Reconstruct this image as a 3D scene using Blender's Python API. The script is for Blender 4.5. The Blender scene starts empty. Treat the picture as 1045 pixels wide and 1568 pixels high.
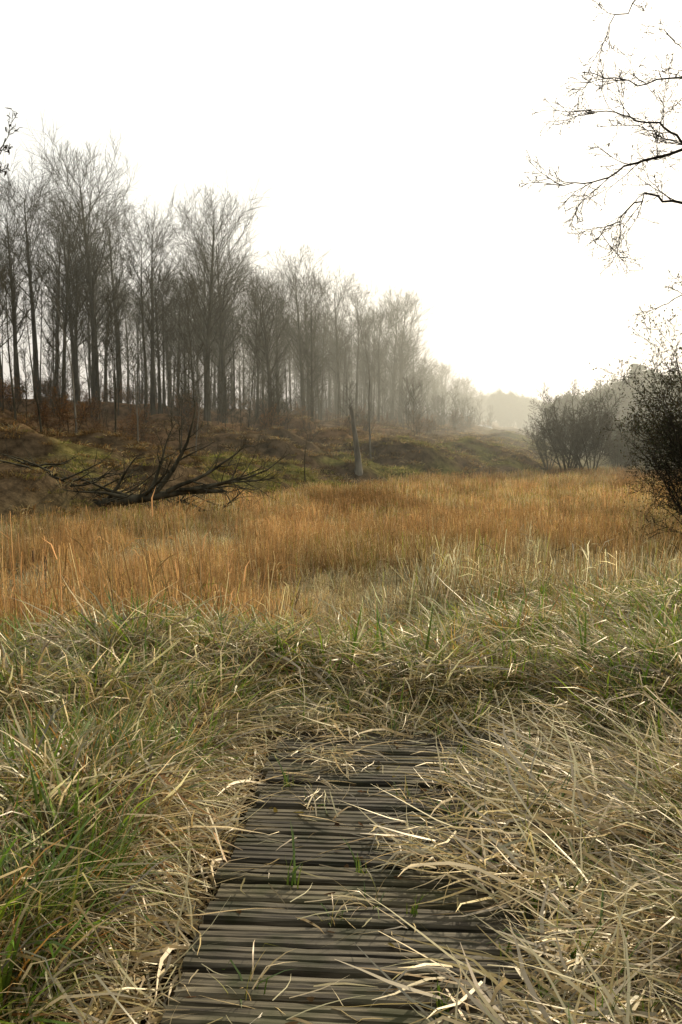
import bpy, math, random, time
import numpy as np
from mathutils import Vector, Matrix
random.seed(7); rng=np.random.default_rng(7)
S=bpy.context.scene; T00=time.time()
# ---------------- noise ----------------
_tab=np.random.default_rng(3).random((256,256))
def vn(x,y,f=1.0,o=0):
    x=np.asarray(x,float)*f+o*17.3+1000; y=np.asarray(y,float)*f+o*31.7+1000
    xi=np.floor(x).astype(int); yi=np.floor(y).astype(int); fx=x-xi; fy=y-yi
    fx=fx*fx*(3-2*fx); fy=fy*fy*(3-2*fy)
    a=_tab[xi%256,yi%256]; b=_tab[(xi+1)%256,yi%256]; c=_tab[xi%256,(yi+1)%256]; d=_tab[(xi+1)%256,(yi+1)%256]
    return (a*(1-fx)+b*fx)*(1-fy)+(c*(1-fx)+d*fx)*fy
def fbm(x,y,f=1.0,o=0,n=4):
    r=0;a=1;t=0
    for i in range(n):
        r=r+a*vn(x,y,f,o+i); t+=a; a*=.5; f*=2.03
    return r/t
def ss(a,b,x):
    t=np.clip((np.asarray(x,float)-a)/(b-a),0,1); return t*t*(3-2*t)
# ---------------- terrain ----------------
FY=[-60,0,20,38,59,71,79,90,120,200,400,900,3000]
FX=[-60,-32,-22,-13,-2.8,5.5,14.4,20,27,42,85,190,640]
def foot(y): return np.interp(y,FY,FX)
PD=math.radians(4.3)
def pathuv(x,y): return x*math.cos(PD)-y*math.sin(PD), x*math.sin(PD)+y*math.cos(PD)
def height(x,y):
    x=np.asarray(x,float); y=np.asarray(y,float)
    rr=ss(-0.02,0.14,x/np.maximum(y,1.0))
    drop=(1-rr)*ss(5,16,y)+rr*ss(6.2,24,y)
    u,t=pathuv(x,y)
    near=1-ss(9,16,y)
    out=ss(0.66,1.2,np.abs(u+0.05)); out=np.maximum(out,ss(5.1,6.3,t)*.8)
    z=-0.18-2.12*drop+near*out*(0.08+0.70*(fbm(x,y,1.0,5,3)-0.38))
    z=z+(1-near)*(fbm(x,y,0.2,9,3)-0.5)*0.35
    s=foot(y)-x+ (fbm(x,y,0.09,40,3)-.5)*5*ss(30,45,y)
    s=s*0.97
    rise=np.interp(s,[-5,0,3,8,12,22,39,60,100,300],[0,0,1.3,2.4,2.9,4.2,5.9,7.4,7.8,6])
    k=ss(0,3,s)*(1-ss(26,60,s))
    rise=rise+k*((fbm(x,y*1.6,0.16,20,4)-.5)*3.2+ (np.abs(vn(x*0.6,y,0.35,33)-.5))*1.8-.3)*ss(30,42,y)
    r=np.maximum(0,x-(0.42*y+14)); z=z+np.interp(r,[0,30,150,800],[0,3,10,22])
    z=z+rise
    z=z+0.008*np.clip(y-110,0,400)
    return z
def H(x,y): return float(height(np.array([x]),np.array([y]))[0])
# ---------------- materials ----------------
def newmat(n):
    m=bpy.data.materials.new(n); m.use_nodes=True; m.node_tree.nodes.clear(); return m,m.node_tree
def N(nt,t,**k):
    n=nt.nodes.new(t)
    for a,b in k.items(): setattr(n,a,b)
    return n
def mixc(nt,fac,a,b,mode='MIX'):
    n=N(nt,'ShaderNodeMix',data_type='RGBA',blend_type=mode)
    for sock,v in ((n.inputs[0],fac),(n.inputs[6],a),(n.inputs[7],b)):
        if hasattr(v,'is_linked') or hasattr(v,'links'): nt.links.new(v,sock)
        elif isinstance(v,(int,float)): sock.default_value=v
        else: sock.default_value=(*v,1)
    return n.outputs[2]
def blade_mat(name,transl=0.4,rough=0.5,spec=0.06,hv=0.3):
    m,nt=newmat(name)
    at=N(nt,'ShaderNodeAttribute',attribute_name='Col'); src=at.outputs['Color']
    if hv>0:
        oi=N(nt,'ShaderNodeObjectInfo')
        mr=N(nt,'ShaderNodeMapRange'); mr.inputs[3].default_value=1-hv; mr.inputs[4].default_value=1+hv
        nt.links.new(oi.outputs['Random'],mr.inputs[0])
        vm=N(nt,'ShaderNodeVectorMath',operation='SCALE'); nt.links.new(src,vm.inputs[0]); nt.links.new(mr.outputs[0],vm.inputs['Scale']); src=vm.outputs[0]
    d=N(nt,'ShaderNodeBsdfDiffuse'); t=N(nt,'ShaderNodeBsdfTranslucent')
    nt.links.new(src,d.inputs[0]); nt.links.new(src,t.inputs[0])
    a=N(nt,'ShaderNodeMixShader'); a.inputs[0].default_value=transl; nt.links.new(d.outputs[0],a.inputs[1]); nt.links.new(t.outputs[0],a.inputs[2])
    last=a
    if spec>0:
        g=N(nt,'ShaderNodeBsdfGlossy'); g.inputs['Roughness'].default_value=rough; g.inputs['Color'].default_value=(1,.95,.85,1)
        b=N(nt,'ShaderNodeMixShader'); b.inputs[0].default_value=spec; nt.links.new(a.outputs[0],b.inputs[1]); nt.links.new(g.outputs[0],b.inputs[2]); last=b
    o=N(nt,'ShaderNodeOutputMaterial'); nt.links.new(last.outputs[0],o.inputs[0])
    return m
def bark_mat(name,c1,c2,scale=3.0):
    m,nt=newmat(name)
    tc=N(nt,'ShaderNodeTexCoord'); mp=N(nt,'ShaderNodeMapping'); mp.inputs['Scale'].default_value=(1,1,.25); nt.links.new(tc.outputs['Object'],mp.inputs[0])
    ns=N(nt,'ShaderNodeTexNoise'); ns.inputs['Scale'].default_value=scale; ns.inputs['Detail'].default_value=4; nt.links.new(mp.outputs[0],ns.inputs[0])
    r=N(nt,'ShaderNodeValToRGB'); r.color_ramp.elements[0].position=.35; r.color_ramp.elements[1].position=.65
    r.color_ramp.elements[0].color=(*c1,1); r.color_ramp.elements[1].color=(*c2,1); nt.links.new(ns.outputs[0],r.inputs[0])
    p=N(nt,'ShaderNodeBsdfDiffuse'); nt.links.new(r.outputs[0],p.inputs[0])
    o=N(nt,'ShaderNodeOutputMaterial'); nt.links.new(p.outputs[0],o.inputs[0]); return m
def plain(name,c,rough=.6,metal=0):
    m,nt=newmat(name); p=N(nt,'ShaderNodeBsdfPrincipled'); p.inputs['Base Color'].default_value=(*c,1); p.inputs['Roughness'].default_value=rough; p.inputs['Metallic'].default_value=metal
    ns=N(nt,'ShaderNodeTexNoise'); ns.inputs['Scale'].default_value=4
    nt.links.new(mixc(nt,ns.outputs[0],tuple(v*.85 for v in c),c),p.inputs['Base Color'])
    o=N(nt,'ShaderNodeOutputMaterial'); nt.links.new(p.outputs[0],o.inputs[0]); return m
M_grass=blade_mat('dry_grass_blades',.36,.4,.05,0)
M_reed=blade_mat('reed_stems',.46,.5,0,0)
M_tuss=blade_mat('tussock_blades',.4,.5,0,.25)
M_leaf=blade_mat('small_leaves',.3,.5,0,.3)
M_bark=bark_mat('beech_bark',(.038,.034,.022),(.105,.094,.064))
M_dark=bark_mat('dark_bark',(.03,.026,.019),(.075,.066,.048))
M_pale=bark_mat('weathered_bark',(.12,.11,.085),(.24,.22,.17))
# ---------------- mesh builders ----------------
def mkmesh(name,V,F,C=None,mat=None):
    me=bpy.data.meshes.new(name)
    V=np.asarray(V,np.float32).reshape(-1,3); F=np.asarray(F,np.int32)
    n=F.shape[1]
    me.vertices.add(len(V)); me.vertices.foreach_set('co',V.ravel())
    me.loops.add(F.size); me.loops.foreach_set('vertex_index',F.ravel())
    me.polygons.add(len(F)); me.polygons.foreach_set('loop_start',np.arange(0,F.size,n,dtype=np.int32))
    me.polygons.foreach_set('use_smooth',np.ones(len(F),bool))
    me.update(calc_edges=True)
    if C is not None:
        a=me.color_attributes.new('Col','FLOAT_COLOR','POINT'); C=np.asarray(C,np.float32)
        a.data.foreach_set('color',np.concatenate([C,np.ones((len(C),1),np.float32)],1).ravel())
    if mat: me.materials.append(mat)
    return me
def blades(base,az,th0,curve,L,W,col,K=5,drift=0,zmin=None,tipw=0.0,kink=None):
    n=len(az); th=np.array(th0,float)*np.ones(n); a=np.array(az,float); p=np.array(base,float).copy()
    V=np.zeros((n,K+1,2,3)); C=np.zeros((n,K+1,2,3)); tw=rng.uniform(-.9,.9,n)
    for k in range(K+1):
        s=k/K; w=W*np.clip((1-s**2.2),tipw,1)*(0.7+0.6*min(s*3,1)*.5)
        side=np.stack([-np.sin(a)*np.cos(tw),np.cos(a)*np.cos(tw),np.sin(tw)],1)
        V[:,k,0]=p-side*w[:,None]*.5; V[:,k,1]=p+side*w[:,None]*.5
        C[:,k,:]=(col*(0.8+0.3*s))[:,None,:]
        d=np.stack([np.sin(th)*np.cos(a),np.sin(th)*np.sin(a),np.cos(th)],1)
        p=p+d*(L/K)[:,None]
        if zmin is not None: p[:,2]=np.maximum(p[:,2],zmin+0.0)
        th=th+curve/K; 
        if kink is not None: th=th+np.where((rng.random(n)<kink),rng.uniform(.3,1.2,n),0)
        a=a+drift*rng.normal(0,1,n)/K*2
        th=np.minimum(th,2.5)
    idx=np.arange(n*(K+1)*2).reshape(n,K+1,2)
    F=np.stack([idx[:,:-1,0],idx[:,:-1,1],idx[:,1:,1],idx[:,1:,0]],-1).reshape(-1,4)
    return V.reshape(-1,3),F,C.reshape(-1,3)
def merge(parts):
    Vs=[];Fs=[];Cs=[];o=0
    for V,F,C in parts:
        Vs.append(V);Fs.append(F+o);Cs.append(C);o+=len(V)
    return np.concatenate(Vs),np.concatenate(Fs),np.concatenate(Cs)
def pal(n,cols,wts):
    cols=np.array(cols,float); w=np.array(wts,float); w/=w.sum()
    i=rng.choice(len(cols),n,p=w); return cols[i]*rng.uniform(.55,1.3,(n,1))*rng.uniform(.93,1.07,(n,3))
STRAW=(.49,.37,.16); PALE=(.64,.54,.32); GREY=(.36,.32,.21); RUST=(.36,.17,.04); OLIVE=(.22,.22,.045); GREEN=(.09,.165,.018); LIME=(.20,.28,.025); BROWN=(.15,.10,.04)
class Tree:
    def __init__(s): s.V=[];s.F=[];s.n=0; s.tips=[]
    def tube(s,P,R,k):
        P=np.array(P); R=np.array(R); m=len(P)
        T=np.gradient(P,axis=0); T/=np.linalg.norm(T,axis=1)[:,None]+1e-9
        ref=np.array([0,0,1.]) if abs(T[0][2])<.9 else np.array([1.,0,0])
        A=np.cross(T,ref); A/=np.linalg.norm(A,axis=1)[:,None]+1e-9; B=np.cross(T,A)
        an=np.arange(k)*2*math.pi/k
        V=P[:,None]+R[:,None,None]*(A[:,None]*np.cos(an)[None,:,None]+B[:,None]*np.sin(an)[None,:,None])
        i=s.n+np.arange(m*k).reshape(m,k); j=np.roll(i,-1,1)
        s.F.append(np.stack([i[:-1],j[:-1],j[1:],i[1:]],-1).reshape(-1,4)); s.V.append(V.reshape(-1,3)); s.n+=m*k
    def grow(s,p,d,L,r,spec,lev=0):
        sp=spec[lev]; n=sp['seg']; p=np.array(p,float); d=np.array(d,float); d/=np.linalg.norm(d)
        P=[p.copy()]; D=[d.copy()]
        for i in range(n):
            d=d+rng.normal(0,sp['w'],3)+np.array([0,0,sp['up']]); d/=np.linalg.norm(d); p=p+d*L/n; P.append(p.copy()); D.append(d.copy())
        t=np.linspace(0,1,n+1); R=r*(1-t*sp.get('tap',.8)); 
        if lev==0 and sp.get('flare'): R[0]*=sp['flare']
        s.tube(P,R,sp['k'])
        if lev==len(spec)-1: s.tips.append(P[-1]); s.tips.append(P[len(P)//2]); return
        nc=sp['nc']; nc=int(nc*rng.uniform(.8,1.2)+.5)
        for c in range(nc):
            tt=sp['c0']+(1-sp['c0'])*((c+rng.random())/nc); tt=min(tt,.999); f=tt*n; i=int(f); q=P[i]+(P[i+1]-P[i])*(f-i); dd=D[i+1]
            ang=math.radians(rng.normal(sp['ang'],sp.get('av',10))); az=rng.random()*2*math.pi
            if lev==0: az=c*2.4+rng.random()*.8
            ref=np.array([0,0,1.]) if abs(dd[2])<.9 else np.array([1.,0,0]); A=np.cross(dd,ref); A/=np.linalg.norm(A); B=np.cross(dd,A)
            nd=dd*math.cos(ang)+(A*math.cos(az)+B*math.sin(az))*math.sin(ang)
            cl=sp['cl'](tt) if callable(sp['cl']) else sp['cl']*L*(1.15-.6*tt)
            s.grow(q,nd,cl*rng.uniform(.75,1.25),max(r*(1-tt*sp.get('tap',.8))*sp['cr'],sp.get('rmin',.006)),spec,lev+1)
    def mesh(s,name,mat): 
        V=np.concatenate(s.V);F=np.concatenate(s.F); return mkmesh(name,V,F,None,mat)
def obj(name,me,loc=(0,0,0),rot=(0,0,0),sc=1,link=True,parent=None):
    o=bpy.data.objects.new(name,me); o.location=loc; o.rotation_euler=rot; o.scale=(sc,)*3 if np.isscalar(sc) else sc
    if link: S.collection.objects.link(o)
    if parent: o.parent=parent
    return o
def realize(name,protos,P,R,Sc,I,mat,hv=.3,tint=None):
    """bake many clumps into one real mesh (numpy)"""
    Vs=[];Fs=[];Cs=[];off=0
    P=np.asarray(P,float);R=np.asarray(R,float);Sc=np.asarray(Sc,float);I=np.asarray(I)
    for k,(V,F,C) in enumerate(protos):
        sel=np.where(I==k)[0]; n=len(sel)
        if n==0: continue
        cx,sx=np.cos(R[sel,0]),np.sin(R[sel,0]); cy,sy=np.cos(R[sel,1]),np.sin(R[sel,1]); cz,sz=np.cos(R[sel,2]),np.sin(R[sel,2])
        M=np.zeros((n,3,3)); 
        M[:,0,0]=cz*cy; M[:,0,1]=cz*sy*sx-sz*cx; M[:,0,2]=cz*sy*cx+sz*sx
        M[:,1,0]=sz*cy; M[:,1,1]=sz*sy*sx+cz*cx; M[:,1,2]=sz*sy*cx-cz*sx
        M[:,2,0]=-sy; M[:,2,1]=cy*sx; M[:,2,2]=cy*cx
        W=np.einsum('nij,vj->nvi',M,V)*Sc[sel][:,None,None]+P[sel][:,None,:]
        g=rng.uniform(1-hv,1+hv,n)
        CC=C[None]*g[:,None,None]
        if tint is not None: CC=CC*tint[sel][:,None,:]
        FF=F[None]+ (np.arange(n)*len(V))[:,None,None]+off
        Vs.append(W.reshape(-1,3).astype(np.float32)); Cs.append(CC.reshape(-1,3).astype(np.float32)); Fs.append(FF.reshape(-1,4).astype(np.int32)); off+=n*len(V)
    V=np.concatenate(Vs);F=np.concatenate(Fs);C=np.concatenate(Cs); print(name,len(P),'faces',len(F),'t',time.time()-T00)
    return obj(name,mkmesh(name,V,F,C,mat))
def scatter(name,protos,P,R,Sc,I):
    col=bpy.data.collections.new(name+'_parts')
    for i,m in enumerate(protos):
        col.objects.link(bpy.data.objects.new('%s_part_%02d'%(name,i),m))
    P=np.asarray(P,np.float32); n=len(P)
    me=bpy.data.meshes.new(name); me.vertices.add(n); me.vertices.foreach_set('co',P.ravel())
    a=me.attributes.new('rot','FLOAT_VECTOR','POINT'); a.data.foreach_set('vector',np.asarray(R,np.float32).ravel())
    Sc=np.asarray(Sc,np.float32); 
    if Sc.ndim==1: Sc=np.repeat(Sc[:,None],3,1)
    a=me.attributes.new('scl','FLOAT_VECTOR','POINT'); a.data.foreach_set('vector',Sc.ravel())
    a=me.attributes.new('idx','INT','POINT'); a.data.foreach_set('value',np.asarray(I,np.int32))
    o=obj(name,me); print(name,n)
    ng=bpy.data.node_groups.new(name+'_gn','GeometryNodeTree')
    ng.interface.new_socket('Geometry',in_out='INPUT',socket_type='NodeSocketGeometry'); ng.interface.new_socket('Geometry',in_out='OUTPUT',socket_type='NodeSocketGeometry')
    gi=ng.nodes.new('NodeGroupInput'); go=ng.nodes.new('NodeGroupOutput'); ip=ng.nodes.new('GeometryNodeInstanceOnPoints')
    ci=ng.nodes.new('GeometryNodeCollectionInfo'); ci.inputs[0].default_value=col; ci.inputs[1].default_value=True; ci.inputs[2].default_value=True
    def na(t,nm):
        x=ng.nodes.new('GeometryNodeInputNamedAttribute'); x.data_type=t; x.inputs[0].default_value=nm; return x.outputs[0]
    e=ng.nodes.new('FunctionNodeEulerToRotation'); L=ng.links.new
    L(gi.outputs[0],ip.inputs['Points']); L(ci.outputs[0],ip.inputs['Instance']); ip.inputs['Pick Instance'].default_value=True
    L(na('INT','idx'),ip.inputs['Instance Index']); L(na('FLOAT_VECTOR','rot'),e.inputs[0]); L(e.outputs[0],ip.inputs['Rotation']); L(na('FLOAT_VECTOR','scl'),ip.inputs['Scale'])
    L(ip.outputs[0],go.inputs[0])
    md=o.modifiers.new('scatter','NODES'); md.node_group=ng
    return o
# ---------------- ground sheet ----------------
def axis(parts):
    r=[]
    for a,b,st in parts: r+=list(np.arange(a,b,st))
    return np.array(r+[parts[-1][1]])
xs=axis([(-3000,-400,200),(-400,-100,12),(-100,-30,1.2),(-30,-6,.4),(-6,6,.12),(6,30,.4),(30,100,1.5),(100,400,12),(400,3000,200)])
ys=axis([(-300,-10,30),(-10,0,1),(0,10,.12),(10,30,.35),(30,100,.5),(100,200,2),(200,500,10),(500,3500,150)])
X,Y=np.meshgrid(xs,ys); Z=height(X,Y)
ncx,ncy=len(xs),len(ys); ii=np.arange(ncx*ncy).reshape(ncy,ncx)
F=np.stack([ii[:-1,:-1],ii[:-1,1:],ii[1:,1:],ii[1:,:-1]],-1).reshape(-1,4)
x=X.ravel();y=Y.ravel(); s=foot(y)-x
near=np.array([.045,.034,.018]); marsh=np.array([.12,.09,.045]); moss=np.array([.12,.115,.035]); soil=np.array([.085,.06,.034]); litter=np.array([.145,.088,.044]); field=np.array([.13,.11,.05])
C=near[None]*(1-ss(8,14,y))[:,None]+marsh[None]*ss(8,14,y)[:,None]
def over(C,c,m): return C*(1-m[:,None])+c[None]*m[:,None]
C=over(C,field,ss(78,95,y))
nm=fbm(x,y*1.5,0.22,60,4)
C=over(C,soil,ss(0,2,s)); C=over(C,moss,ss(0,3,s)*ss(.50,.64,nm)*.8); C=over(C,litter,ss(9,18,s+ (nm-.5)*14))
gm,nt=newmat('marsh_ground')
at=N(nt,'ShaderNodeAttribute',attribute_name='Col'); geo=N(nt,'ShaderNodeNewGeometry')
n1=N(nt,'ShaderNodeTexNoise'); n1.inputs['Scale'].default_value=1.3; n1.inputs['Detail'].default_value=9; n1.inputs['Roughness'].default_value=.7; nt.links.new(geo.outputs['Position'],n1.inputs[0])
r=N(nt,'ShaderNodeMapRange'); r.inputs[1].default_value=.35;r.inputs[2].default_value=.65;r.inputs[3].default_value=.4;r.inputs[4].default_value=1.6; nt.links.new(n1.outputs[0],r.inputs[0])
vm=N(nt,'ShaderNodeVectorMath',operation='SCALE'); nt.links.new(at.outputs['Color'],vm.inputs[0]); nt.links.new(r.outputs[0],vm.inputs['Scale'])
p=N(nt,'ShaderNodeBsdfDiffuse'); nt.links.new(vm.outputs[0],p.inputs[0])
bp=N(nt,'ShaderNodeBump'); bp.inputs['Strength'].default_value=.8; bp.inputs['Distance'].default_value=.3; nt.links.new(n1.outputs[0],bp.inputs['Height']); nt.links.new(bp.outputs[0],p.inputs['Normal'])
o=N(nt,'ShaderNodeOutputMaterial'); nt.links.new(p.outputs[0],o.inputs[0])
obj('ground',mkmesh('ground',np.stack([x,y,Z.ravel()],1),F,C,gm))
# ---------------- boardwalk ----------------
bm_,nt=newmat('weathered_decking')
tc=N(nt,'ShaderNodeTexCoord'); mp=N(nt,'ShaderNodeMapping'); mp.inputs['Scale'].default_value=(1.2,16,14); nt.links.new(tc.outputs['Object'],mp.inputs[0])
n1=N(nt,'ShaderNodeTexNoise'); n1.inputs['Scale'].default_value=3; n1.inputs['Detail'].default_value=8; nt.links.new(mp.outputs[0],n1.inputs[0])
n2=N(nt,'ShaderNodeTexNoise'); n2.inputs['Scale'].default_value=6; n2.inputs['Detail'].default_value=7; nt.links.new(tc.outputs['Object'],n2.inputs[0])
at=N(nt,'ShaderNodeAttribute',attribute_name='Col')
r1=N(nt,'ShaderNodeValToRGB'); r1.color_ramp.elements[0].position=.34; r1.color_ramp.elements[1].position=.68; r1.color_ramp.elements[0].color=(.018,.014,.008,1); r1.color_ramp.elements[1].color=(.165,.14,.092,1); nt.links.new(n1.outputs[0],r1.inputs[0])
r2=N(nt,'ShaderNodeValToRGB'); r2.color_ramp.elements[0].position=.48; r2.color_ramp.elements[1].position=.66; nt.links.new(n2.outputs[0],r2.inputs[0])
c=mixc(nt,r2.outputs[0],r1.outputs[0],(.042,.042,.018)); c=mixc(nt,1.0,c,at.outputs['Color'],'MULTIPLY')
p=N(nt,'ShaderNodeBsdfPrincipled'); nt.links.new(c,p.inputs['Base Color']); p.inputs['Roughness'].default_value=.7; p.inputs['Specular IOR Level'].default_value=.18
bp=N(nt,'ShaderNodeBump'); bp.inputs['Strength'].default_value=.9; bp.inputs['Distance'].default_value=.006; nt.links.new(n1.outputs[0],bp.inputs['Height']); nt.links.new(bp.outputs[0],p.inputs['Normal'])
o=N(nt,'ShaderNodeOutputMaterial'); nt.links.new(p.outputs[0],o.inputs[0])
bw=bpy.data.objects.new('boardwalk',None); S.collection.objects.link(bw); bw.rotation_euler=(0,0,-PD)
def plank(t0,w,x0,x1,dz,tilt,yaw,shade):
    ng=3; top=[]
    for k in range(ng):
        a=k*w/ng; g=w/ng; d=.007
        top+=[(a+g*.06,-d),(a+g*.2,0),(a+g*.78,0),(a+g*.92,-d)]
    prof=[(0,-.035),(0,-.010)]+top+[(w,-.010),(w,-.035)]
    nx=14; V=[]
    bow=random.uniform(-.006,.006)
    for i in range(nx+1):
        xx=x0+(x1-x0)*i/nx
        for (yy,zz) in prof:
            V.append((xx,t0+yy+yaw*(xx)+bow*math.sin(i/nx*3.14)+random.uniform(-.002,.002),zz+dz+tilt*xx+random.uniform(-.0018,.0018)))
    m=len(prof); F=[]
    for i in range(nx):
        for k in range(m):
            a=i*m+k; b=i*m+(k+1)%m; F.append((a,b,b+m,a+m))
    return V,F,[tuple(range(m)),tuple(nx*m+k for k in range(m-1,-1,-1))],shade
V=[];F=[];C=[]
t=0.6; 
while t<5.25:
    w=.118; ex=0
    if t>4.75: ex=.10
    v,f,caps,sh=plank(t,w,-.70+random.uniform(-.025,.025),.58+random.uniform(-.02,.02)+ex,random.uniform(-.007,.007),random.uniform(-.010,.010),random.uniform(-.012,.012),random.uniform(.55,1.3))
    o0=len(V); V+=v; F+=[tuple(a+o0 for a in q) for q in f+caps]; tint=random.uniform(.9,1.05); C+=[(sh,sh*1.0,sh*tint,1)]*len(v)
    t+=w+random.uniform(.022,.036)
me=bpy.data.meshes.new('planks'); me.from_pydata(V,[],F); a=me.color_attributes.new('Col','FLOAT_COLOR','POINT'); a.data.foreach_set('color',np.array(C,np.float32).ravel()); me.materials.append(bm_); me.update()
obj('planks',me,parent=bw)
def boxm(name,x0,x1,y0,y1,z0,z1,mat):
    V=[(a,b,c) for a in(x0,x1) for b in(y0,y1) for c in(z0,z1)]; F=[(0,1,3,2),(4,6,7,5),(0,4,5,1),(2,3,7,6),(0,2,6,4),(1,5,7,3)]
    me=bpy.data.meshes.new(name); me.from_pydata(V,[],F)
    a=me.color_attributes.new('Col','FLOAT_COLOR','POINT'); a.data.foreach_set('color',np.array([(.4,.4,.4,1)]*8,np.float32).ravel()); me.materials.append(mat); return me
for i,xb in enumerate((-.6,-.05,.48)):
    obj('bearer_%d'%i,boxm('bearer',xb,xb+.07,.6,5.2,-.16,-.05,bm_),parent=bw)
# ---------------- grass ----------------
def tuft(n,R,L,W,th,cv,cols,w,K=4,drift=.35,kink=.08):
    az=rng.uniform(0,2*math.pi,n); rr=R*np.sqrt(rng.random(n)); b=np.stack([rr*np.cos(az+rng.normal(0,1,n)),rr*np.sin(az+rng.normal(0,1,n)),np.full(n,-.04)],1)
    return blades(b,az,rng.uniform(*th,n),rng.uniform(*cv,n),rng.uniform(*L,n),rng.uniform(*W,n),pal(n,cols,w),K,drift,zmin=-.03,kink=kink)
def fallen(n,R,L,W,cols,w,spread=.45,th=(1.0,1.6),cv=(-.2,.7),hz=.12):
    az=rng.normal(0,spread,n); b=np.stack([rng.uniform(-R,R,n)-.2,rng.uniform(-R,R,n),rng.uniform(-.02,hz,n)],1)
    return blades(b,az,rng.uniform(*th,n),rng.uniform(*cv,n),rng.uniform(*L,n),rng.uniform(*W,n),pal(n,cols,w),4,.35,zmin=0.0,tipw=.1,kink=.12)
DRY=[STRAW,PALE,GREY,RUST,OLIVE,BROWN]
G=[]
for k in range(3): # 0-2 dry drooping tussock
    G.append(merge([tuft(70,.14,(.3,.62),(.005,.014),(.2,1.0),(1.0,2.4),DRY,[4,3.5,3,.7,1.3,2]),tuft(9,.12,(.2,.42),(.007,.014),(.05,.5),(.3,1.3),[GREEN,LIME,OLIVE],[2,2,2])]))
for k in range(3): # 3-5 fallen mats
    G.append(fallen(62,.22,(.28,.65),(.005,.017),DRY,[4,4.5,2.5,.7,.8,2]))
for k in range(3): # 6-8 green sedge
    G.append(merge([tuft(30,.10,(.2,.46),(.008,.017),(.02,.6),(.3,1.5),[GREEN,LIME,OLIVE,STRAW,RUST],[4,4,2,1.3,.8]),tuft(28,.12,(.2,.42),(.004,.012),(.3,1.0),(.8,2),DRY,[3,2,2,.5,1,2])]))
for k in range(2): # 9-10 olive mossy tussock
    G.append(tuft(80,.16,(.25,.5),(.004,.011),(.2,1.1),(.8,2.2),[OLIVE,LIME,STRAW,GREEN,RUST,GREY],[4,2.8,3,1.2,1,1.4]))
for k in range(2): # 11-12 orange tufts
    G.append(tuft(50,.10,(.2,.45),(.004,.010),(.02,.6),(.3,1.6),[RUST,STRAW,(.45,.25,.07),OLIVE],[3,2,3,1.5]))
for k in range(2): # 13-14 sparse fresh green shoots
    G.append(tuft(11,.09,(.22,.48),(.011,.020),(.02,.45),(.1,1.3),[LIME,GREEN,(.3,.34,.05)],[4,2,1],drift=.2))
P=[];R=[];SC=[];I=[]
def add(x,y,z,rx,rz,s,i): P.append((x,y,z));R.append((rx,rx*.3,rz));SC.append(s);I.append(i)
def candidates(n,y0,y1,m=.42):
    yy=np.sqrt(rng.uniform(y0*y0,y1*y1,n)); xx=rng.uniform(-m,m,n)*yy+rng.uniform(-.4,.4,n); return xx,yy
xa,ya=candidates(3100,1.5,6); xb,yb=candidates(3600,6,13)
xx=np.concatenate([xa,xb]);yy=np.concatenate([ya,yb])
zz=height(xx,yy); uu,tt=pathuv(xx,yy); n1=fbm(xx,yy,.8,70,3); n2=fbm(xx,yy,1.6,80,3); n3=fbm(xx,yy,.35,90,3); dirn=fbm(xx,yy,.5,100,2)
def glim(rat,a): return 7.5+(a-.5)*3.4+(0 if rat<-.05 else 2.2*min(1,(rat+.05)/.3))
for x,y,z,u,t,a,b,c,dn in zip(xx,yy,zz,uu,tt,n1,n2,n3,dirn):
    rat=x/y
    if y>glim(rat,a)+1.0+random.gauss(0,.7): continue
    right=u>0
    if t<5.3:
        if -1.04<u<.86: continue
    q=random.random()
    if t<5.2:
        if not right:
            if b<.40: k=random.choice([6,7,8]) if u<-1.0 else random.choice([0,1,2])
            elif q<.52: k=random.choice([3,4,5])
            elif q<.80: k=random.choice([0,1,2])
            elif q<.88: k=random.choice([11,12])
            else: k=random.choice([6,7,8,13,14])
            if y<3.3 and a<.62 and u<-1.05 and q<.65: k=random.choice([6,7,8])
            rz=-.9+(dn-.5)*3+random.gauss(0,.4)
        else:
            if q<.48: k=random.choice([3,4,5])
            elif q<.66: k=random.choice([0,1,2])
            elif q<.9 or b<.43: k=random.choice([6,7,8,13])
            else: k=random.choice([11,12,13])
            rz=3.4+(dn-.5)*3+random.gauss(0,.5)
    else:
        if rat>.08 and y>6.2:
            k=random.choice([9,10,9,10,6,0,12,3,13]) if c>.42 else random.choice([0,1,3,4,9,10])
        elif y>6.8: k=random.choice([11,12,6,9,10,7,4]) if a>.5 else random.choice([6,7,0,9,10,11,3])
        else: k=random.choice([0,1,2,3,4,7,5,9,13]) if a>.42 else random.choice([6,7,8,9,10,1,3])
        rz=(-1.2 if x<.8 else 3.6)+random.gauss(0,.6)
    if k not in(3,4,5): rz=random.uniform(0,6.28)
    sc=random.uniform(.75,1.4)*(1.0 if y<8 else .9)
    if -1.3<u<1.2 and t<5.2: sc*=.78
    if 5.2<t<5.9 and abs(u)<1: sc*=.7
    add(x,y,z,random.gauss(0,.14),rz,sc,k)
realize('grass',G,P,R,SC,I,M_grass,.38)
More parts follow.
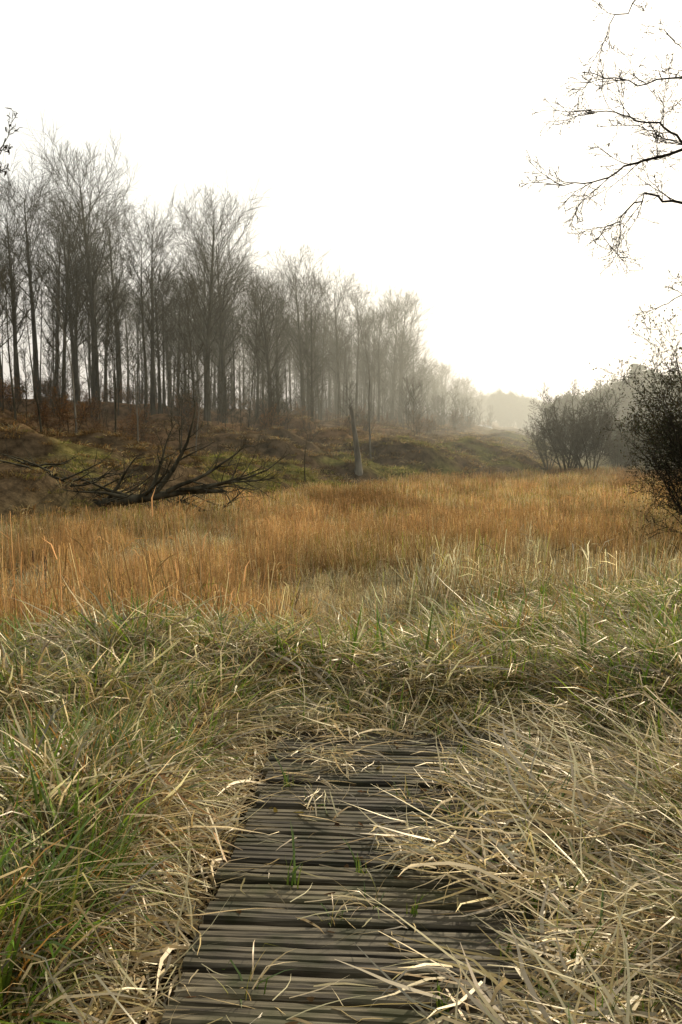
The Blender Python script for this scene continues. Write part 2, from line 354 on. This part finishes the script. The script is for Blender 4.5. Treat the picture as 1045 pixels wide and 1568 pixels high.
# straw lying on the deck
M=[]
for k in range(3): M.append(fallen(7,.14,(.12,.4),(.006,.014),[PALE,STRAW,GREY,OLIVE],[4,3,2,.6],spread=1.0,th=(1.3,1.62),cv=(-.2,.4),hz=.04))
M.append(tuft(9,.05,(.10,.30),(.009,.016),(.0,.6),(.1,.9),[LIME,GREEN,OLIVE,STRAW],[4,3,1,1],drift=.2))
M.append(tuft(14,.06,(.12,.3),(.006,.012),(.1,.9),(.3,1.6),[STRAW,PALE,OLIVE,GREEN],[3,3,1,1],drift=.3))
for k in range(2): M.append(fallen(34,.17,(.2,.5),(.006,.017),[PALE,STRAW,GREY,RUST,BROWN,OLIVE],[6,4,2,.5,1,1],spread=.9,th=(1.1,1.6),cv=(-.2,.6),hz=.08))
P=[];R=[];SC=[];I=[]
def w2(u,t): return u*math.cos(PD)+t*math.sin(PD), -u*math.sin(PD)+t*math.cos(PD)
for i in range(1200):
    t=random.uniform(1.6,5.5); u=random.uniform(-1.1,.88)
    edge=.13+.36*(float(vn(t,1.0,2.2,4))-.5)+ (.25 if t>4.6 else 0)
    x,y=w2(u,t)
    if t>5.27:
        add(x,y,-.05,random.gauss(0,.1),random.choice([0,3.1])+random.gauss(0,.7),random.uniform(.6,1.0),random.choice([5,6,5,6,3,4])); continue
    if u>edge:
        if u<edge+.25 and random.random()<.45: continue
        if random.random()<.2: continue
        k=random.choice([5,6,5,6,0,1,4,3,3]); add(x,y,.012+min(.1,(u-edge)*.2)*random.random()-(.08 if u>.6 else 0),random.gauss(0,.08),3.3+random.gauss(0,.9),random.uniform(.6,1.0),k)
    elif u<-.82:
        if random.random()<.85: add(x,y,-.10,random.gauss(0,.1),random.choice([-1.9,1.9,-2.4,2.6,-1.2])+random.gauss(0,.4),random.uniform(.6,1.0),random.choice([5,6,5,6,3,4]))
    elif u<-.60:
        if random.random()<.14: add(x,y,.006,0,random.gauss(-1.2,.5),.5,random.choice([0,1,2,5]))
    elif t>4.2 and u<-.36 and random.random()<.45: add(x,y,.01,0,-1.3+random.gauss(0,.7),random.uniform(.5,.9),random.choice([0,1,2,5]))
    elif t>5.05 and random.random()<.3: add(x,y,.01,0,-1.6+random.gauss(0,.7),random.uniform(.5,.8),random.choice([0,1,4,3]))
    elif random.random()<.12: add(x,y,.006,random.gauss(0,.05),random.uniform(0,6.3),random.uniform(.4,.85),random.choice([0,1,2,0,3,4,3]))
realize('fallen_straw',M,P,R,SC,I,M_grass,.25)
n=70; t=rng.uniform(1.9,5,n);u=rng.uniform(-.62,.5,n); bx=u*math.cos(PD)+t*math.sin(PD); by=-u*math.sin(PD)+t*math.cos(PD)
V,F,C=blades(np.stack([bx,by,np.full(n,.006)],1),rng.uniform(0,6.3,n),np.full(n,1.53),np.full(n,.06),rng.uniform(.02,.05,n),rng.uniform(.014,.03,n),pal(n,[(.14,.11,.03),(.10,.06,.03)],[1,1]),4,.1)
obj('fallen_leaves',mkmesh('fallen_leaves',V,F,C,M_tuss))
# ---------------- reeds ----------------
def reedclump(n,Rr,h,W,lean,cols,w,pf=.7):
    b=np.stack([rng.uniform(-Rr,Rr,n),rng.uniform(-Rr,Rr,n),np.full(n,-.1)],1)
    L=rng.uniform(*h,n); c=pal(n,cols,w); az=rng.normal(.4,1.6,n); th=np.abs(rng.normal(0,lean,n))
    parts=[blades(b,az,th,rng.uniform(0,.35,n),L,np.full(n,W),c,2,.1,tipw=.5)]
    m=int(n*pf); j=rng.integers(0,n,m); f=rng.uniform(.2,.95,m)
    d=np.stack([np.sin(th[j])*np.cos(az[j]),np.sin(th[j])*np.sin(az[j]),np.cos(th[j])],1)
    parts.append(blades(b[j]+d*(L[j]*f)[:,None],rng.uniform(0,6.3,m),rng.uniform(.3,1.3,m),rng.uniform(.4,1.8,m),rng.uniform(.12,.32,m),np.full(m,W*1.6),c[j]*1.1,2,.2))
    return merge(parts)
GOLD=(.42,.275,.12); AMB=(.27,.16,.065); TAN=(.40,.30,.165); LB=(.18,.125,.06)
RC=[]
for k in range(2): RC.append(reedclump(80,.45,(.6,1.2),.008,.12,[GOLD,AMB,TAN,LB],[3,4,1,2.4]))
for k in range(2): RC.append(reedclump(80,.45,(.5,1.1),.009,.26,[GOLD,TAN,PALE,AMB,OLIVE],[3.5,3.5,1.8,2,1.8]))
for k in range(2): RC.append(reedclump(75,.45,(.35,.85),.011,.7,[GREY,PALE,TAN,BROWN],[5,2.5,1.5,2]))
RC.append(reedclump(60,.6,(.6,1.15),.018,.15,[GOLD,AMB,TAN,LB],[3.5,3,2,2],.7))
RC.append(reedclump(60,.6,(.6,1.1),.018,.24,[GOLD,PALE,TAN,OLIVE,AMB,GREY],[2.5,1.6,3,1.8,1.5,1.4],.7))
RC.append(fallen(80,.45,(.35,.8),(.008,.018),[GREY,PALE,TAN,BROWN],[5,2.8,1,2],spread=1.3,th=(.6,1.5),cv=(-.1,.8),hz=.3))
P=[];R=[];SC=[];I=[];TI=[]
def reg(n,y0,y1):
    xx,yy=candidates(n,y0,y1,.43); return xx,yy,height(xx,yy),fbm(xx,yy*.5,.16,110,3),fbm(xx,yy*.5,.5,120,3),foot(yy)-xx
for (n,y0,y1,far) in ((2000,6.6,22,0),(2300,22,42,1),(2700,42,84,2)):
    for x,y,z,a,b,s in zip(*reg(n,y0,y1)):
        rat=x/y; lim=glim(rat,b)+random.gauss(0,.8)
        if y<lim or s>-.2+ (b-.5)*3: continue
        greyz= (rat>-.07+(b-.5)*.4 and y<27+(a-.5)*20)
        patch= (b<.43 and y<40)
        g=.72+.56*float(ss(.32,.68,a)); tn=(1.05,1.0,.92)
        if greyz:
            k=random.choice([4,5,8,8,4,5,8,2,3]) if b<.58 else random.choice([2,3,4,5,0]); sc=random.uniform(.55,.86); tn=(.86,.94,.98) if rat>.03 else (.97,.97,.93); g=max(g,.9)
        elif patch: k=random.choice([4,5,8,3]); tn=(.95,1,1); sc=random.uniform(.6,.95)
        elif far==2: k=6 if a<.46 else random.choice([6,7,7]); sc=random.uniform(.75,1.1)
        else:
            if rat<-.12 and y<13: k=random.choice([0,1,0,1,2])
            else: k=random.choice([0,1,0,2]) if a>.52 else random.choice([2,3,2,3,0,4])
            if y>34 and random.random()<.4: k=6 if k<2 else 7
            sc=random.uniform(.7,1.1)
        P.append((x,y,z));R.append((random.gauss(0,.09),random.gauss(0,.09),random.uniform(0,6.3)));SC.append(sc*(.66+.62*b));I.append(k);TI.append((g*tn[0],g*tn[1],g*tn[2]))
realize('reed_bed',RC,P,R,SC,I,M_reed,.3,np.array(TI))
M_cat=plain('cattail_brown',(.06,.035,.02),.9)
def cattail(x,y,zt):
    z=H(x,y); T=Tree(); T.tube([(x,y,z),(x+.01,y,zt)],[.005,.003],5); T.tube([(x+.01,y,zt-.16),(x+.01,y,zt-.15),(x+.01,y,zt-.08),(x+.01,y,zt-.01),(x+.01,y,zt)],[.003,.013,.014,.012,.003],8)
    return T.mesh('cattail',M_cat)
for (x,y,zt) in ((-3.0,10,.34),(-3.05,9.2,.1),(-3.9,12.5,.1)): obj('cattail',cattail(x,y,zt))
# ---------------- bank tussocks ----------------
BK=[]
for cols,w in (([OLIVE,(.24,.25,.06),STRAW,GREEN],[4,2,3,1]),([(.20,.17,.05),OLIVE,(.28,.22,.09)],[3,1.5,3]),([STRAW,GREY,BROWN,RUST],[2,3,3,1]),([BROWN,(.20,.12,.05),(.08,.055,.03)],[3,1.4,3])):
    BK.append(mkmesh('b',*tuft(60,.5,(.2,.6),(.02,.05),(.1,1.0),(.8,2.2),cols,w,K=3),M_tuss))
P=[];R=[];SC=[];I=[]
yy=rng.uniform(34,150,5500); xx=foot(yy)-rng.uniform(-1,26,5500); keep=(xx/yy>-.40)&(xx/yy<.35)
xx=xx[keep];yy=yy[keep];zz=height(xx,yy);a1=fbm(xx,yy*1.5,.22,60,4);b1=fbm(xx,yy,.3,130,3);s1=foot(yy)-xx
for x,y,z,a,b,s in zip(xx,yy,zz,a1,b1,s1):
    if s>10+(b-.5)*14: k=random.choice([2,3,3]); 
    else: k=random.choice([0,1,1]) if a>.55 else random.choice([2,3,3,2,1])
    P.append((x,y,z));R.append((0,0,random.uniform(0,6.3)));SC.append(random.uniform(.4,1.1));I.append(k)
scatter('bank_tussocks',BK,P,R,SC,I)
# ---------------- beech woodland ----------------
def beech(h,r,nl,c0,crown,ang=40,fine=7):
    T=Tree()
    def prof(t):
        v=(t-c0)/(1-c0); return crown*(.40+.75*math.sin(min(1,max(0,v))*2.3+.45))*(1 if v<.85 else .75)
    T.grow((0,0,-.5),(rng.normal(0,.012),rng.normal(0,.012),1),h,r,[
      dict(seg=12,w=.02,up=.06,k=6,nc=nl,c0=c0,ang=ang,av=12,cl=prof,cr=.40,tap=.85,flare=1.35,rmin=.03),
      dict(seg=4,w=.10,up=.13,k=3,nc=8,c0=.15,ang=36,cl=.5,cr=.5,tap=.82,rmin=.016),
      dict(seg=3,w=.14,up=.10,k=3,nc=fine,c0=.12,ang=36,cl=.6,cr=.55,tap=.75,rmin=.011),
      dict(seg=1,w=.2,up=.08,k=3,tap=.5)])
    return T
BE=[]
for k,(h,r,nl,c0,cr) in enumerate([(18,.28,30,.40,5.2),(18.5,.33,34,.36,6.0),(17.5,.21,25,.48,4.0),(16.5,.15,18,.48,3.1),(15.5,.10,14,.50,2.2),(17.5,.26,32,.32,5.6),(13.5,.08,14,.34,2.2)]):
    BE.append(beech(h,r,nl,c0,cr).mesh('beech_%d'%k,M_bark))
P=[];R=[];SC=[];I=[]
feat=[(150,86,1.03,1),(118,88,.93,5),(235,88,.90,0),(318,84,.90,1),(345,90,.92,5),(465,98,.88,5),(520,112,.85,0),(545,118,.87,2),(600,138,.93,5),(612,150,.93,1),(60,80,.90,0),(30,78,.86,5),(90,92,.92,5),(395,96,.76,3),(425,104,.80,0),(185,95,.96,0),(5,84,.88,5),(275,94,.78,3)]
for px,D,sc,k in feat:
    x=(px-522)/1524*D; P.append((x,D,H(x,D)));R.append((0,0,random.uniform(0,6.3)));SC.append((sc,sc,sc));I.append(k)
cnt=0
for it in range(16000):
    y=random.uniform(66,520)**1.0; s=random.uniform(22,56); x=float(foot(y))-s
    if x/y<-.43 : continue
    cl=float(vn(x,y,.12,77))
    dmin=(2.2+cl*2.8) if y<170 else 5.3
    if any((x-q[0])**2+(y-q[1])**2<dmin**2 for q in P): continue
    if y<120 and s<25 and random.random()<.5: continue
    if cnt>530: break
    hs=.80*random.uniform(.66,1.06)
    if y>180: hs*=.9
    if y>300: hs*=.86
    k=random.choice([0,1,2,2,3,3,4,4,6,5,6])
    P.append((x,y,H(x,y)));R.append((random.gauss(0,.02),random.gauss(0,.02),random.uniform(0,6.3)));w_=hs*random.uniform(.85,1.2);SC.append((w_,w_,hs));I.append(k); cnt+=1
scatter('beech_woodland',BE,P,R,SC,I)
def shrub(h,ns,r=.04,leaf=None,nleaf=0,lw=.05,spread=.55,deep=True,mat=M_dark,name='shrub',rmin=.008):
    T=Tree(); spec=[dict(seg=6,w=.08,up=.04,k=5,nc=9,c0=.2,ang=34,cl=.42,cr=.55,tap=.8,rmin=rmin),dict(seg=4,w=.14,up=.08,k=3,nc=7,c0=.15,ang=36,cl=.5,cr=.6,tap=.8,rmin=rmin),dict(seg=2,w=.2,up=.04,k=3,nc=4,c0=.2,ang=38,cl=.6,cr=.7,tap=.7,rmin=rmin)]
    if deep: spec.append(dict(seg=2,w=.2,up=0,k=3,tap=.6))
    for i in range(ns):
        a=i*2.4+rng.random(); l=spread*rng.uniform(.2,1); T.grow((.15*math.cos(a),.15*math.sin(a),-.2),(l*math.cos(a),l*math.sin(a),1),h*rng.uniform(.7,1.05),r*rng.uniform(.7,1.2),spec)
    me=T.mesh(name,mat)
    if not leaf: return me,None
    tp=np.array(T.tips); j=rng.integers(0,len(tp),nleaf); n=nleaf
    b=tp[j]+rng.normal(0,h*.03,(n,3))
    lm=mkmesh(name+'_leaves',*blades(b,rng.uniform(0,6.3,n),rng.uniform(.3,2.4,n),rng.uniform(-.3,.6,n),rng.uniform(1,1.8,n)*lw,rng.uniform(.6,1,n)*lw,pal(n,leaf[0],leaf[1]),2,.1),M_leaf)
    return me,lm
def joinm(name,a,b):
    oa=bpy.data.objects.new('a',a); ob=bpy.data.objects.new('b',b); S.collection.objects.link(oa);S.collection.objects.link(ob)
    for o in bpy.context.selected_objects: o.select_set(False)
    oa.select_set(True); ob.select_set(True); bpy.context.view_layer.objects.active=oa; bpy.ops.object.join(); me=oa.data; bpy.data.objects.remove(oa); me.name=name; return me
US=[]
a,b=shrub(2.6,4,.02,([(.24,.13,.05),(.17,.09,.045)],[1,1]),1300,.07,deep=False,name='under'); US.append(joinm('under_a',a,b))
a,b=shrub(3.2,3,.025,None,deep=False,name='under',mat=M_bark); US.append(a)
US.append(beech(7,.05,14,.25,1.6,fine=4).mesh('sapling',M_bark))
P=[];R=[];SC=[];I=[]
for it in range(900):
    y=random.uniform(60,240); s=random.uniform(14,50); x=float(foot(y))-s
    if x/y<-.42: continue
    left=x/y<-.2
    k=0 if random.random()<(.5 if left else .3) else random.choice([1,2])
    P.append((x,y,H(x,y)));R.append((0,0,random.uniform(0,6.3)));SC.append(random.uniform(.4,.95));I.append(k)
scatter('woodland_understory',US,P,R,SC,I)
def place(name,me,px,D,sc=1,rz=0,dz=0):
    x=(px-522)/1524*D; return obj(name,me,(x,D,H(x,D)+dz),(0,0,rz),sc)
sa,_=shrub(6.2,9,.07,None,name='willow',rmin=.014,mat=M_bark); sb,_=shrub(5.4,8,.06,None,name='willow',rmin=.014,mat=M_bark)
place('willow_bush',sa,868,82,1.1,1); place('willow_bush',sb,905,80,1.2,2); place('willow_bush',sa,840,90,.75,4); place('willow_bush',sb,945,84,.9,5); place('willow_bush',sb,885,86,1.15,3.3)
a,b=shrub(5.0,10,.05,([(.07,.075,.04),(.10,.085,.045)],[1,1]),12000,.05,name='thorn',spread=.7,mat=M_dark); hm=joinm('hawthorn',a,b)
for (x,y,sc,rz) in ((11.2,29.5,1.0,.5),(12.6,32,1.35,2.5),(10.9,27,.6,3.0),(11.3,25,.55,4.0),(12.0,30.5,1.15,5.2)): obj('hawthorn_bush',hm,(x,y,H(x,y)),(0,0,rz),sc)
DT=[]
a,b=shrub(9,8,.12,([(.08,.085,.04),(.055,.06,.03)],[1,1]),9000,.24,deep=False,spread=.5,name='far',mat=M_bark); DT.append(joinm('far_a',a,b))
DT.append(BE[5]); DT.append(BE[1])
T=Tree(); T.tube([(0,0,0),(0,0,13)],[.2,.03],6); n=2600
zz=rng.uniform(1.5,13,n); rad=(13.3-zz)*.2*rng.uniform(.2,1,n)*(0.75+.25*np.sin(zz*5)); az=rng.uniform(0,6.3,n)
V,F,C=blades(np.stack([rad*np.cos(az),rad*np.sin(az),zz],1),az,np.full(n,1.6),np.full(n,.5),rng.uniform(.4,.9,n),np.full(n,.22),pal(n,[(.04,.06,.03),(.055,.075,.035)],[1,1]),2,.1)
DT.append(joinm('conifer',T.mesh('c',M_dark),mkmesh('cl',V,F,C,M_leaf)))
P=[];R=[];SC=[];I=[]
def dt(px,D,sc,k): x=(px-522)/1524*D; P.append((x,D,H(x,D)));R.append((0,0,random.uniform(0,6.3)));SC.append(sc);I.append(k)
for i in range(110): 
    px=random.uniform(850,1180); dt(px,random.uniform(150,225),random.uniform(.8,1.1)*(.85+.28*min(1,(px-850)/130)),0)
for i in range(40): dt(random.uniform(940,1150),random.uniform(92,130),random.uniform(.28,.5),0)
for i in range(20): dt(random.uniform(900,1150),random.uniform(190,250),random.uniform(.5,.65),random.choice([1,2]))
for px,D in ((968,180),(978,185),(992,178),(1003,183),(1012,180)): dt(px,D,random.uniform(1.0,1.2),3)
for i in range(70): dt(random.uniform(735,850),random.uniform(380,470),random.uniform(.8,1.2),0)
for i in range(14): dt(random.uniform(765,805),random.uniform(320,350),random.uniform(.9,1.1),0)
scatter('distant_trees',DT,P,R,SC,I)
# ---------------- fallen tree on the bank ----------------
T=Tree(); spec=[dict(seg=6,w=.13,up=.03,k=6,nc=7,c0=.25,ang=38,cl=.42,cr=.5,tap=.85,rmin=.02),dict(seg=4,w=.15,up=.05,k=4,nc=5,c0=.25,ang=40,cl=.5,cr=.6,tap=.8,rmin=.015),dict(seg=3,w=.2,up=.02,k=3,tap=.7)]
T.tube([(-3.6,-.5,-.1),(-1.8,0,.1),(0,0,.35),(1.6,.2,.6),(3.4,.5,.6)],[.26,.24,.2,.15,.08],8)
for (ox,oz,d,L,r) in ((.2,.5,(.75,0,.75),4.6,.15),(.8,.6,(.95,-.1,.5),4.4,.13),(1.4,.7,(.9,-.3,.2),4.2,.1),(-1.2,.35,(-.6,-.4,.35),3.0,.1),(-.3,.4,(.4,-.5,.25),3.6,.1),(.5,.5,(.9,.2,.08),6.2,.12),(-.8,.3,(-.8,.1,.15),3.8,.1),(1.8,.7,(1,.1,.3),4.2,.1),(-2,.2,(.5,-.2,.5),3,.1),(0,.6,(.3,.1,.7),3.4,.1)):
    T.grow((ox,0,oz),d,L,r,spec)
obj('fallen_tree',T.mesh('fallen_tree',M_bark),(-8.5,44.2,H(-8.5,44.2)+.7),(0,0,0),.95)
T=Tree()
for i in range(60):
    x=random.uniform(-13.5,-5.0); y=45.3+ (x+9)*.3+random.uniform(-1.2,1.2); a=random.uniform(-.5,.5)
    T.grow((x,y,H(x,y)+.2),(math.cos(a)*random.choice([-1,1]),math.sin(a),random.uniform(.0,.5)),random.uniform(1.2,3.0),.05,spec[1:])
obj('brushwood_pile',T.mesh('brush',M_bark))
T=Tree(); T.grow((0,0,-.3),(.06,0,1),4.9,.26,[dict(seg=7,w=.07,up=.0,k=8,nc=4,c0=.6,ang=35,cl=.3,cr=.4,tap=.55,flare=1.4),dict(seg=3,w=.15,up=.1,k=4,tap=.8)])
place('dead_tree',T.mesh('snag',M_pale),549,70)
def slimtree():
    T=Tree(); T.grow((0,0,-.3),(rng.normal(0,.05),0,1),12,.09,[dict(seg=9,w=.05,up=.03,k=6,nc=14,c0=.3,ang=30,cl=lambda t:1.7,cr=.4,tap=.9,rmin=.015),dict(seg=4,w=.12,up=.12,k=3,nc=5,c0=.2,ang=30,cl=.5,cr=.6,tap=.8,rmin=.01),dict(seg=2,w=.15,up=.05,k=3,tap=.7)])
    return T.mesh('slim',M_pale if rng.random()<.6 else M_bark)
for px,D,sc in ((568,76,.95),(212,62,.62),(178,60,.6),(118,60,.75),(65,58,.75),(28,60,.9),(300,66,.5)): place('young_ash_tree',slimtree(),px,D,sc,px)
T=Tree(); T.grow((0,0,-.2),(.25,0,1),3.6,.05,[dict(seg=7,w=.12,up=.01,k=5,nc=5,c0=.4,ang=50,cl=.3,cr=.5,tap=.85),dict(seg=3,w=.15,up=.1,k=3,tap=.7)])
place('leaning_sapling',T.mesh('lean',M_bark),466,62,1)
# ---------------- overhanging trees ----------------
def limb(T,pts,r0,r1,tw,tl):
    P=[np.array(p,float) for p in pts]; Q=[]
    for i in range(len(P)-1):
        for k in range(5):
            Q.append(P[i]+(P[i+1]-P[i])*k/5+rng.normal(0,.012,3))
    Q.append(P[-1]); R=r1+(r0-r1)*np.linspace(1,0,len(Q))**1.4; T.tube(Q,R,6)
    m=len(Q)
    for i in range(tw):
        f=(i+rng.random())/tw; j=int((.25+.74*f)*(m-1)); d=Q[min(j+1,m-1)]-Q[j-1]; d/=np.linalg.norm(d)
        nd=d+rng.normal(0,.6,3)*np.array([1,.7,1]); T.grow(Q[j],nd,tl*rng.uniform(.5,1.2),max(R[j]*.4,.0030),[dict(seg=6,w=.16,up=.02,k=4,nc=7,c0=.15,ang=42,cl=.5,cr=.6,tap=.5,rmin=.0022),dict(seg=3,w=.2,up=.02,k=3,nc=4,c0=.3,ang=40,cl=.5,cr=.8,tap=.3,rmin=.0018),dict(seg=2,w=.2,up=0,k=3,tap=.3)])
T=Tree(); tz=H(4.4,7.6)
trunk=[(4.5,7.6,tz-.2),(4.4,7.6,1),(4.25,7.5,2.4),(4.3,7.5,3.6),(4.5,7.4,5),(4.4,7.4,6.8),(4.5,7.4,8.4)]
T.tube(trunk,[.16,.13,.11,.1,.08,.05,.01],10)
def W(px,py,D=7.0): return ((px-522)/1524*D, D, 1.6+(660-py)/1524*D)
limb(T,[(4.3,7.5,3.5),(3.2,7.2,3.75),W(1045,240),W(960,262),W(900,290),W(825,293)],.022,.003,16,.36)
limb(T,[(4.25,7.5,2.8),(3.3,7.3,3.1),W(1045,320),W(980,306),W(935,345),W(900,375)],.018,.003,14,.34)
limb(T,[(4.3,7.5,3.7),(3.2,7.1,3.8),W(1045,232,6.8),W(990,208,6.8),W(930,185,6.8),W(868,186,6.8)],.016,.003,15,.34)
limb(T,[(4.35,7.5,4.0),(3.2,7.2,4.15),W(1045,135,7.2),W(960,145,7.2),W(880,130,7.2)],.015,.003,14,.34)
limb(T,[(4.4,7.5,4.6),(3.4,7.3,5.0),W(1080,-30),W(1045,40),W(1030,100),W(1000,70)],.014,.003,9,.28)
limb(T,[(4.45,7.4,5.0),(3.2,7.2,5.3),W(1040,-60),W(975,5),W(930,50),W(906,92)],.013,.003,10,.24)
limb(T,[(4.25,7.5,2.3),(3.2,7.2,2.45),W(1045,455),W(1000,475)],.010,.003,7,.2)
tips=np.array(T.tips); n=1000; j=rng.integers(0,len(tips),n)
V,F,C=blades(tips[j]+rng.normal(0,.006,(n,3)),rng.uniform(0,6.3,n),rng.uniform(1.5,3,n),rng.uniform(-.3,.6,n),rng.uniform(.010,.03,n),rng.uniform(.006,.012,n),pal(n,[(.05,.04,.025)],[1]),2,.1)
obj('alder_tree',joinm('alder',T.mesh('al',M_dark),mkmesh('buds',V,F,C,M_leaf)))
T=Tree(); T.tube([(-4.0,6.5,H(-4,6.5)-.2),(-3.9,6.5,1.2),(-4.0,6.5,3),(-3.9,6.5,5.5)],[.12,.1,.07,.01],9)
limb(T,[(-3.95,6.5,2.4),(-2.9,6.1,2.9),W(2,300,6),W(8,262,6),W(22,225,6)],.014,.003,8,.14)
tips=np.array(T.tips); n=60; j=rng.integers(0,len(tips),n)
V,F,C=blades(tips[j]+rng.normal(0,.006,(n,3)),rng.uniform(0,6.3,n),rng.uniform(1.5,3,n),rng.uniform(-.3,.6,n),rng.uniform(.02,.045,n),rng.uniform(.01,.02,n),pal(n,[(.05,.04,.025)],[1]),2,.1)
obj('elder_tree',joinm('elder',T.mesh('el',M_dark),mkmesh('buds2',V,F,C,M_leaf)))
# ---------------- distant parked car ----------------
def car():
    sec=[(-2.1,.35,.75,.8),(-2.0,.3,.95,.85),(-1.2,.28,1.0,.88),(-.6,.28,1.42,.72),(.7,.28,1.45,.72),(1.5,.28,1.0,.86),(2.0,.3,.92,.82),(2.1,.35,.7,.78)]
    V=[];F=[]
    for x,z0,z1,w in sec: V+=[(x,-.88,z0),(x,-.9,.75 if z1>.75 else z1-.05),(x,-w,z1),(x,w,z1),(x,.9,.75 if z1>.75 else z1-.05),(x,.88,z0)]
    for i in range(len(sec)-1):
        for k in range(6): a=i*6+k;b=i*6+(k+1)%6; F.append((a,b,b+6,a+6))
    F+=[tuple(range(5,-1,-1)),tuple(7*6+k for k in range(6))]
    me=bpy.data.meshes.new('body'); me.from_pydata(V,[],F); me.materials.append(plain('white_paint',(.8,.8,.8),.3)); return me
ce=bpy.data.objects.new('parked_car',None); S.collection.objects.link(ce); obj('body',car(),parent=ce)
for i,(a,b) in enumerate(((-1.3,-.85),(-1.3,.85),(1.3,-.85),(1.3,.85))):
    T=Tree(); T.tube([(a,b-.1,.33),(a,b+.1,.33)],[.33,.33],16); obj('wheel_%d'%i,T.mesh('wheel',plain('tyre',(.03,.03,.03))),parent=ce)
x=(738-522)/1524*230; ce.location=(x,230,H(x,230)+.02); ce.rotation_euler=(0,0,.3)
# ---------------- mist ----------------
V=[(a,b,c) for a in(-260,420) for b in(60,900) for c in(-14,40)]
me=bpy.data.meshes.new('valley_mist'); me.from_pydata(V,[],[(0,1,3,2),(4,6,7,5),(0,4,5,1),(2,3,7,6),(0,2,6,4),(1,5,7,3)])
m,nt=newmat('mist'); vs=N(nt,'ShaderNodeVolumeScatter'); vs.inputs['Density'].default_value=.0027; vs.inputs['Anisotropy'].default_value=.5; vs.inputs['Color'].default_value=(.97,1,.89,1)
o=N(nt,'ShaderNodeOutputMaterial'); nt.links.new(vs.outputs[0],o.inputs['Volume']); me.materials.append(m); obj('valley_mist',me)
# ---------------- light ----------------
AZ=math.radians(28); EL=math.radians(27)
SD=Vector((math.sin(AZ)*math.cos(EL),math.cos(AZ)*math.cos(EL),math.sin(EL)))
w=bpy.data.worlds.new('World'); S.world=w; w.use_nodes=True; nt=w.node_tree; bg=nt.nodes['Background']
sk=N(nt,'ShaderNodeTexSky'); sk.sky_type='NISHITA'; sk.sun_disc=False; sk.sun_elevation=EL; sk.sun_rotation=AZ; sk.dust_density=5; sk.air_density=1
tc=N(nt,'ShaderNodeTexCoord'); dp=N(nt,'ShaderNodeVectorMath',operation='DOT_PRODUCT'); nt.links.new(tc.outputs['Generated'],dp.inputs[0]); dp.inputs[1].default_value=SD
mr=N(nt,'ShaderNodeMapRange'); mr.interpolation_type='SMOOTHSTEP'; mr.inputs[1].default_value=-.4; mr.inputs[2].default_value=.8; nt.links.new(dp.outputs['Value'],mr.inputs[0])
hz=mixc(nt,mr.outputs[0],(4.6,4.7,4.6),(9.9,9.8,9.1))
c=mixc(nt,.8,sk.outputs[0],hz); nt.links.new(c,bg.inputs[0]); bg.inputs[1].default_value=.125
sd=bpy.data.lights.new('sun','SUN'); sd.energy=5; sd.angle=math.radians(1.0); sd.color=(1,.86,.63); so=bpy.data.objects.new('sun',sd); S.collection.objects.link(so)
so.rotation_euler=SD.to_track_quat('Z','Y').to_euler()
cd=bpy.data.cameras.new('camera'); cd.lens=35; cd.sensor_fit='VERTICAL'; cd.sensor_height=36; cd.clip_end=6000; cd.clip_start=.05
co=bpy.data.objects.new('camera',cd); co.location=(0,0,1.6); co.rotation_euler=(math.radians(90-4.65),0,0); S.collection.objects.link(co); S.camera=co
S.view_settings.view_transform='Standard'; S.view_settings.look='None'; S.view_settings.exposure=0
print('script',time.time()-T00)
